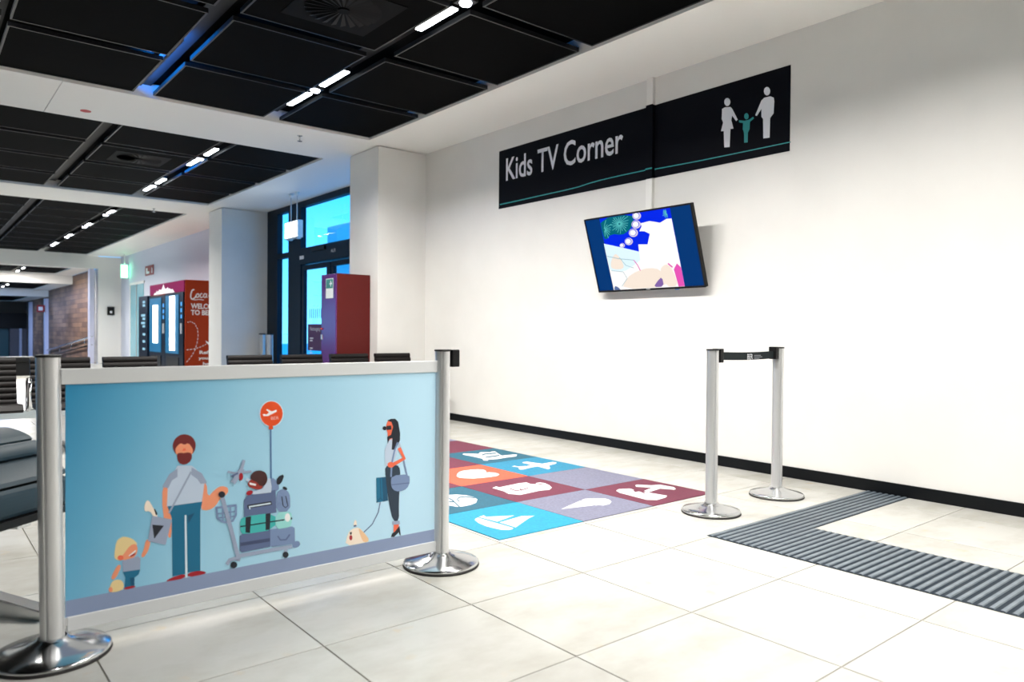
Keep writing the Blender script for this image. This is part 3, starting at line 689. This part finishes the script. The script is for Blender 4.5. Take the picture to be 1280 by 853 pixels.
icon((1,2), [[(109,198),(112,187),(122,178),(140,173),(170,169),(205,167),(230,169),(240,174),(240,181),(255,180),(275,181),(292,185),(300,190),(290,196),(262,201),(225,205),(185,208),(145,207),(120,204)]])
icon((2,2), [[(384,162),(440,147),(402,138),(404,135),(424,133),(490,142),(536,134),(553,136),(552,141),(520,150),(526,163),(516,167),(470,154),(440,159),(405,168),(390,168)], [(354,154),(366,151),(382,154),(420,152),(400,160)]])
icon((2,3), [[(135,101),(140,97),(206,98),(214,91),(262,91),(262,88),(280,87),(290,94),(310,106),(360,101),(378,101),(374,110),(330,115),(290,122),(250,124),(248,129),(228,128),(225,120),(180,110)]], [([(222,104),(235,99),(285,95)], 5), ([(238,114),(300,105)], 5)], tl)

# ---- tactile strip with raised ribs
ts = thing('tactile_strip', 'grey ribbed tactile guide strip set in the floor along the wall', 'tactile strip', (3.6, 1.6, 0))
slab = mat('tactile_base', (.010, .018, .028), .6, spec=.15); ribm = mat('tactile_rib', (.10, .12, .14), .45)
noise_tint(ribm, (.10, .125, .15), (.15, .18, .205), 14, 3)
B('base_plate', 3.255, 3.845, -1.2, 2.325, 0, .002, slab, ts)
B('base_plate', 3.845, XW-.016, 2.05, 2.325, 0, .002, slab, ts)
ribs = {}
def rib(x0, x1, y):
    w = round(x1-x0, 3)
    if w not in ribs:
        o = MB().extrude([(0, -.0105, .002), (0, .0105, .002), (0, .0075, .006), (0, -.0075, .006)], (w, 0, 0), ribm).build('rib', ts); ribs[w] = o.data
    else: o = bpy.data.objects.new('rib', ribs[w]); COL.objects.link(o); o.parent = ts
    o.location = Vector((x0, y, 0))-ts.location
pitch = .0393
for k in range(70):
    y = 2.306-pitch*k
    if k < 7: rib(3.262, XW-.02, y)
    else: rib(3.262, 3.838, y)

# ---- row of beam seats in front of the near pillar
leather = mat('seat_leather', (.0095, .008, .008), .5, spec=.2)
def roll_profile(a, b, n, bulge, seg=6):
    """ribbed outline from a to b (2d), n rolls, bulging to the left of travel"""
    ax, ay = a; bx, by = b; dx, dy = (bx-ax)/n, (by-ay)/n; L = math.hypot(dx, dy); nx, ny = -dy/L, dx/L; pts = []
    for i in range(n):
        for k in range(seg):
            t = k/seg; h = bulge*math.sin(math.pi*t)**.6 if t else 0
            pts.append((ax+dx*(i+t)+nx*h, ay+dy*(i+t)+ny*h))
    return pts + [(bx, by)]
row = thing('beam_seating', 'row of black ribbed seats on one steel beam behind the banner', 'seating', (2.5, 7.4, 0))
BX0, BP, BWD = .26, .575, .47
MB().box(-.4, 4.70, 7.42, 7.50, .30, .37, steel).build('beam', row)
for x in (-.15, 1.12, 2.85, 4.35):
    l = MB(); l.box(x-.03, x+.03, 7.43, 7.49, .03, .30, steel); l.box(x-.03, x+.03, 7.15, 7.80, 0, .035, steel); l.build('leg', row, .004)
seat_me = None
for i in range(-1, 8):
    if i == 3: continue
    x = BX0+BP*i
    if seat_me is None:
        pan = roll_profile((7.64, .40), (7.20, .425), 7, .012)[::-1]
        pan = [(a, b) for a, b in pan]
        bot = [(7.64, .375), (7.22, .375)]
        prof = roll_profile((7.20, .425), (7.64, .40), 7, .014)
        sec = prof + [(7.64, .372), (7.20, .372), (7.175, .395)]
        m1 = MB().extrude([(0, a, b) for a, b in sec], (BWD, 0, 0), leather)
        s0 = m1.build('seat', row); seat_me = s0
        front = roll_profile((7.655, .40), (7.765, .803), 8, .014); back = roll_profile((7.80, .80), (7.685, .40), 8, .010)
        m2 = MB().extrude([(0, a, b) for a, b in front+back], (BWD, 0, 0), leather)
        b0 = m2.build('backrest', s0)
        b0.location = (0, 0, 0); s0.location = Vector((x, 0, 0))-row.location
        br0 = MB().box(.02, .08, 7.5, 7.7, .365, .40, blackm).box(BWD-.08, BWD-.02, 7.5, 7.7, .365, .40, blackm).build('bracket', s0); br0.location = (0, 0, 0)
    else:
        c = copy_tree(seat_me, row); c.location = Vector((x, 0, 0))-row.location
for i in (0, 1, 4, 5, 6, 7, 8):
    x = BX0+BP*i-.052
    MB().tube([(x, 7.45, .37), (x, 7.44, .60), (x, 7.40, .635), (x, 7.30, .64), (x, 7.24, .62), (x, 7.235, .42), (x, 7.30, .385), (x, 7.42, .37)], .014, chrome).build('armrest', row)
MB().box(BX0+BP*3, BX0+BP*3+BWD, 7.22, 7.66, .385, .405, blackm).build('side_table', row, .004)
MB().box(BX0+BP*3+.15, BX0+BP*3+.32, 7.40, 7.52, .365, .385, blackm).build('table_bracket', row)

# ---- near lounge bench on the left
lg = thing('lounge_bench', 'grey-blue ribbed leather lounge bench behind the banner post', 'bench', (.30, 3.45, 0))
lm = mat('lounge_leather', (.020, .042, .056), .5, spec=.3)
D = Vector((.766, .643, 0)); Bk = Vector((-.643, .766, 0)); O = Vector((.478, 3.297, 0))
def LP(s, z, t=0): return O + Bk*s + D*t + Vector((0, 0, z))
secs = [((-.008, .395), (-.006, .495)), ((.002, .503), (.105, .570)), ((.112, .578), (.150, .628)), ((.158, .634), (.30, .672)), ((.31, .672), (.47, .63)), ((.475, .62), (.53, .50)), ((.53, .49), (.52, .395))]
LEN = 1.1
for a, b in secs:
    n = 8; outl = []
    L = math.hypot(b[0]-a[0], b[1]-a[1]); nx, ny = (-(b[1]-a[1])/L, (b[0]-a[0])/L)
    for k in range(n+1):
        t = k/n; h = .012*math.sin(math.pi*t)**.5
        outl.append((a[0]+(b[0]-a[0])*t+nx*h, a[1]+(b[1]-a[1])*t+ny*h))
    inn = [(a[0]-nx*-0 + (.26-a[0])*.25, a[1]+(.45-a[1])*.25), (b[0]+(.26-b[0])*.25, b[1]+(.45-b[1])*.25)]
    poly = [LP(s, z) for s, z in outl] + [LP(*inn[1]), LP(*inn[0])]
    MB().extrude(poly, -D*LEN, lm).build('cushion_roll', lg)
core = [(.006, .385), (.006, .49), (.12, .565), (.16, .62), (.30, .655), (.46, .615), (.51, .49), (.51, .385)]
MB().extrude([LP(s, z, -.006) for s, z in core], -D*(LEN-.012), blackm).build('core', lg)
MB().extrude([LP(s, z, -.02) for s, z in ((-.02, .36), (-.02, .388), (.53, .388), (.53, .36))], -D*(LEN-.04), blackm).build('seat_pan', lg)
for t in (-.16, -.95):
    MB().obox(LP(.26, .21, t), D*.03, Bk*.035, Vector((0, 0, .15)), steel).build('leg', lg, .004)
    MB().obox(LP(.24, .345, t), D*.03, Bk*.20, Vector((0, 0, .015)), steel).build('bracket', lg)
    f = MB(); poly = [LP(-.06, 0, t-.03), LP(.60, 0, t-.03), LP(.60, .03, t-.03), LP(.30, .085, t-.03), LP(.22, .085, t-.03), LP(-.06, .035, t-.03)]
    f.extrude(poly, D*.06, steel); f.build('foot', lg, .003)

# ---- far black bench
fb2 = thing('low_bench', 'long low black bench far off in front of the ramp hall', 'bench', (1.2, 20, 0))
MB().box(-1.5, 2.45, 19.7, 20.3, .30, .42, blackm).build('seat', fb2, .02)
MB().box(-1.48, 2.43, 19.74, 20.26, 0, .30, blackm).build('base', fb2)

# ---- red cabinet beside the near pillar
cb = thing('first_aid_cabinet', 'tall red cabinet with purple front beside the near white pillar', 'cabinet', (4.17, 8.3, 0))
cred = mat('cabinet_red', (.105, .006, .005), .45, spec=.3); cpur = mat('cabinet_purple', (.10, .008, .14), .18, spec=.8)
MB().box(3.955, 4.395, 8.10, 8.50, .06, 1.755, cred).build('body', cb, .004)
MB().box(3.98, 4.38, 8.12, 8.48, 0, .06, blackm).build('plinth', cb)
dr = MB().box(3.938, 3.955, 8.103, 8.497, .07, 1.752, cpur).build('door', cb, .003)
MB().box(3.926, 3.938, 8.455, 8.485, .96, 1.02, alum).build('lock', dr); MB().lathe([(.014, 1.08), (.014, 1.1)], 3.93, 8.47, mat('lock_red', (.6, .02, .02), .4), 12).build('knob', dr)
st_ = MB().box(3.9365, 3.938, 8.17, 8.37, 1.46, 1.70, mat('sticker_white', (.75, .78, .78), .5)).build('sticker', dr)
MB().box(3.9355, 3.9365, 8.18, 8.36, 1.58, 1.69, mat('sticker_green', (.02, .22, .2), .5)).box(3.9350, 3.9355, 8.225, 8.245, 1.60, 1.67, white_p).box(3.9350, 3.9355, 8.20, 8.27, 1.625, 1.645, white_p).build('sticker_print', st_)

# ---- door guard posts
for y, k in ((13.58, 0), (13.21, 1)):
    t = thing('guard_post', ('short steel guard post by the far pillar, next to the wall end' if k == 0 else 'short steel guard post in front of the dark door frame'), 'guard post', (5.12, y, 0))
    MB().lathe([(.09, 0), (.09, .012)], 5.12, y, steel, 24).build('base_plate', t)
    MB().box(5.09, 5.15, y-.085, y+.085, .012, 1.0, alum).build('column', t, .01)
    MB().box(5.088, 5.152, y-.087, y+.087, .985, 1.006, blackm).build('cap', t)
# ---- poster on the door leaf
pz = ZM(320, 340, 7.106)
ps = thing('door_poster', 'purple notice on the glass door beside the red cabinet', 'poster', (XG+.03, 11.7, .8))
def ondoor(q, d): return onx(q, XG+.033-d)
a = ondoor(pz(462, 465), 0); b = ondoor(pz(462, 697), 0)
MB().box(XG+.0315, XG+.0335, a.y-.62, a.y, b.z, a.z, mat('poster_purple', (.07, .008, .075), .5)).build('sheet', ps)
text_mesh('Notausgang', (XG+.0305, a.y-.09, a.z-.13), (0, -1, 0), (0, 0, 1), .40, .085, white_p, 'lettering', ps)
for k, (w, z) in enumerate(((.13, .23), (.10, .27), (.11, .40), (.04, .44), (.10, .48))):
    B('text_line', XG+.0300, XG+.0312, a.y-.09-w, a.y-.09, a.z-z-.022, a.z-z, white_p, ps)
Print(pz, ondoor).p(ell(575, 610, 34, 72), flat('poster_pink', srgb(240, 190, 205))).p(ell(575, 600, 26, 56), redp).p([(562,570),(590,565),(590,630),(562,635)], purew).build('emblem', ps)
mk = thing('door_marking', 'row of dark safety bars printed on the glass door above the notice', 'marking', (XG+.03, 11.8, 1.2))
for k in range(8):
    y = a.y-.06-.075*k; B('bar', XG+.0325, XG+.0338, y-.02, y, a.z+.10, a.z+.26, framem, mk)

# ---- hanging lit exit lamp
ex = thing('exit_lamp', 'white lit emergency box hanging on two rods before the glass door', 'lamp', (4.88, 11.65, 2.6))
a = onx(ZM(320, 230, 7.106)(252, 330), 4.83); b = onx(ZM(320, 230, 7.106)(365, 470), 4.83)
MB().box(4.84, 4.93, b.y, a.y, b.z, a.z-.03, mat('lamp_box', (.85, .9, .92), .4)).build('housing', ex, .006)
MB().box(4.832, 4.84, b.y+.02, a.y-.02, b.z+.02, a.z-.05, mat('lamp_face', (.85, .95, 1), .4, 0, 2.2)).build('lit_face', ex)
for y in (a.y-.14, b.y+.14):
    MB().tube([(4.885, y, a.z-.03), (4.885, y, ZC-.06)], .008, alum).build('rod', ex); MB().lathe([(.03, ZC-.06), (.04, ZC-.001)], 4.885, y, soffm, 16).build('ceiling_cup', ex)
for y in (a.y-.1, b.y+.1): MB().box(4.85, 4.92, y-.04, y+.04, b.z-.02, b.z, alum).build('catch', ex)

# ---- sprinklers, red mark
for x, y, lab in ((3.50, 8.15, 'tiny sprinkler head under the white beam by the near pillar'), (3.54, 14.85, 'tiny sprinkler head under the white beam by the far pillar')):
    t = thing('sprinkler', lab, 'sprinkler', (x, y, ZC-.07))
    MB().lathe([(.03, ZC-.004), (.03, ZC-.0005)], x, y, steel, 16).build('rosette', t); MB().lathe([(.008, ZC-.06), (.012, ZC-.004)], x, y, steel, 10).build('stem', t); MB().lathe([(.028, ZC-.066), (.028, ZC-.060)], x, y, steel, 12).build('deflector', t)
o = MB().lathe([(.05, ZC-.004), (.05, ZC-.0005)], 1.42, 8.70, mat('mark_red', (.5, .02, .03), .5), 20).build('detector_marker'); tag(o, 'small red round marker on the white ceiling beam', 'marker')

# ---- vending machines
vm = thing('vending_machine', 'big red drinks vending unit with two lit glass doors and a magenta crown', 'vending machine', (4.79, 17.05, 0))
vred = mat('vending_red', (.36, .034, .004), .55, spec=.2); vdark = mat('vending_dark', (.003, .007, .018), .4, spec=.15); vmag = mat('vending_magenta', (.16, .002, .055), .6, spec=.1)
MB().box(4.42, 5.175, 16.0, 18.82, .05, 2.10, vred).build('body', vm, .004)
MB().box(4.40, 4.42, 16.02, 18.80, 1.86, 2.095, vmag).build('crown', vm)
MB().box(4.46, 5.15, 16.05, 18.78, 0, .05, blackm).build('plinth', vm)
vlit = mat('vending_tube', (.80, .93, 1), .4, 0, 3.5); vback = mat('vending_inside', (.0, .09, .20), .4, 0, .16)
for y0, y1, z1, zt0, zt1 in ((16.03, 17.40, 1.85, .62, 1.78), (17.42, 18.78, 1.83, .76, 1.62)):
    dd = MB().box(4.385, 4.42, y0, y1, .06, z1, vdark).build('door', vm, .004)
    MB().box(4.375, 4.3852, y0+.30, y1-.06, .55, z1-.05, vback).build('display', dd)
    MB().box(4.366, 4.3752, y0+.58, y0+.96, zt0, zt1, vlit).build('lit_panel', dd)
    MB().box(4.372, 4.3852, y0+.06, y0+.17, .98, 1.20, alum).build('coin_panel', dd)
    MB().box(4.372, 4.3852, y0+.3, y1-.2, .25, .48, blackm).build('delivery_flap', dd)
    for k in range(3): MB().box(4.375, 4.3852, y0+.08, y0+.15, 1.3+k*.13, 1.38+k*.13, mat('button_blue', (.05, .25, .6), .4, 0, .5)).build('button', dd)
# skyline on the crown
sky = [(0,0),(.06,.05),(.12,.04),(.16,.10),(.22,.06),(.28,.12),(.36,.10),(.42,.13),(.46,.20),(.48,.24),(.50,.20),(.55,.12),(.62,.11),(.68,.15),(.72,.10),(.78,.11),(.84,.07),(.90,.09),(.95,.03),(1,0)]
MB().poly([(4.399, 18.45-1.75*a, 1.862+b*.92) for a, b in sky], flat('skyline', (.8, .75, .8))).build('skyline_print', vm, fixn=False)
vw = flat('vend_white', (.86, .82, .80))
def onside(q, d): return ony(q, 15.999-d)
zv = ZM(170, 340, 6.56)
P = Print(zv, onside, .0005, .001)
P.l([(478,150),(470,145),(458,155),(450,180),(448,205),(455,222),(470,222),(485,210),(492,195)], 11, vw).l([(456,224),(480,230),(520,226),(556,232)], 6, vw)
P.l([(505,178),(494,190),(494,206),(504,212),(514,202),(516,186),(505,178)], 9, vw)
P.l([(545,180),(534,178),(526,192),(526,206),(536,212),(548,204)], 9, vw)
P.l([(575,182),(562,178),(554,194),(556,208),(566,212),(578,196)], 9, vw).l([(578,178),(577,206),(586,210)], 9, vw)
P.l([(592,196),(604,194)], 6, vw).l([(634,150),(622,150),(614,175),(614,205),(624,216),(640,200)], 11, vw).l([(650,180),(645,205),(655,210),(661,185),(650,180)], 8, vw).l([(676,140),(668,200),(675,210)], 8, vw).l([(696,182),(686,190),(687,208),(696,200),(697,182),(699,208)], 8, vw)
P.build('script_logo', vm)
def side_text(s, q0, q1, name):
    a = onside(zv(*q0), .002); b = onside(zv(*q1), .002); return text_mesh(s, a, (1, 0, 0), (0, 0, 1), b.x-a.x, b.z-a.z, vw, name, vm, bold=.035)
side_text('WELCOME', (450, 302), (690, 265), 'lettering'); side_text('TO BERLIN', (450, 354), (695, 317), 'lettering')
side_text('Refresh', (520, 675), (690, 645), 'lettering'); side_text('yourself', (512, 727), (685, 693), 'lettering'); side_text('here', (548, 768), (650, 738), 'lettering')
P = Print(zv, onside, .0003, .001)
pts = [(415,740),(450,700),(480,650),(500,590),(510,530),(505,470),(485,428),(450,408),(415,415)]
pts2 = [(415,640),(470,634),(520,620),(565,600),(600,575)]
for L_ in (pts, pts2):
    for i in range(len(L_)-1):
        for t in (0, .5):
            a, b = L_[i], L_[i+1]; f = lambda t: (a[0]+(b[0]-a[0])*t, a[1]+(b[1]-a[1])*t); P.l([f(t), f(t+.32)], 5, vw)
P.p([(570,565),(600,580),(640,540),(650,548),(615,600),(618,625),(608,628),(596,600),(575,578)], vw)
P.build('dotted_flight_path', vm)
# slim payment terminal machine beyond
v2 = thing('vending_machine', 'slim black snack machine with button column beside the red vending unit', 'vending machine', (4.77, 19.28, 0))
MB().box(4.36, 5.175, 18.86, 19.70, .04, 1.86, vdark).build('body', v2, .006)
MB().box(4.40, 5.15, 18.9, 19.66, 0, .04, blackm).build('plinth', v2)
for k, z in enumerate((1.72, 1.64, 1.40, 1.32, 1.22, 1.14, .95, .78, .6)):
    MB().box(4.345, 4.3602, 19.05, 19.05+(.34 if k in (2, 4) else .2), z-.03, z+.025, mat('snack_panel', (.2, .38, .5), .4, 0, .15)).build('button', v2)
# ---- wall bits far away
o = thing('fire_sign', 'red fire extinguisher sign on the wall above the vending machines', 'sign', (5.17, 22.1, 2.7))
MB().box(5.168, 5.179, 21.70, 22.62, 2.57, 2.84, mat('fire_red', (.30, .01, .02), .5)).build('plate', o); MB().box(5.166, 5.168, 22.35, 22.5, 2.62, 2.78, white_p).box(5.166, 5.168, 21.82, 21.9, 2.62, 2.76, white_p).box(5.166, 5.168, 22.15, 22.35, 2.62, 2.68, white_p).build('symbol', o)
o = thing('exit_sign', 'green glowing exit sign in the corner before the ramp hall', 'sign', (5.05, 24.6, 2.6))
MB().box(4.95, 5.12, 24.5, 24.56, 2.62, 3.0, mat('exit_green', (.25, 1, .55), .4, 0, 2.2)).build('lit_box', o); MB().tube([(5.035, 24.53, 3.0), (5.035, 24.53, ZC)], .012, soffm).build('stem', o); MB().box(4.94, 5.13, 24.56, 24.6, 2.61, 3.01, soffm).build('back', o)
o = thing('card_reader', 'small black reader box on the pale end wall', 'reader', (4.89, YE-.03, 1.5))
MB().box(4.79, 4.99, YE-.05, YE, 1.50, 1.76, blackm).build('case', o, .01); MB().box(4.86, 4.92, YE-.055, YE-.05, 1.56, 1.63, white_p).build('key', o)
o = thing('fire_sign', 'red sign sticking out from the mullion of the wood wall', 'sign', (4.4, 35.3, 1.8))
MB().box(4.05, 4.32, 35.38, 35.42, 1.74, 2.02, mat('fire_red', (.30, .01, .02), .5)).build('plate', o); MB().box(4.10, 4.25, 35.374, 35.38, 1.80, 1.95, white_p).build('symbol', o)
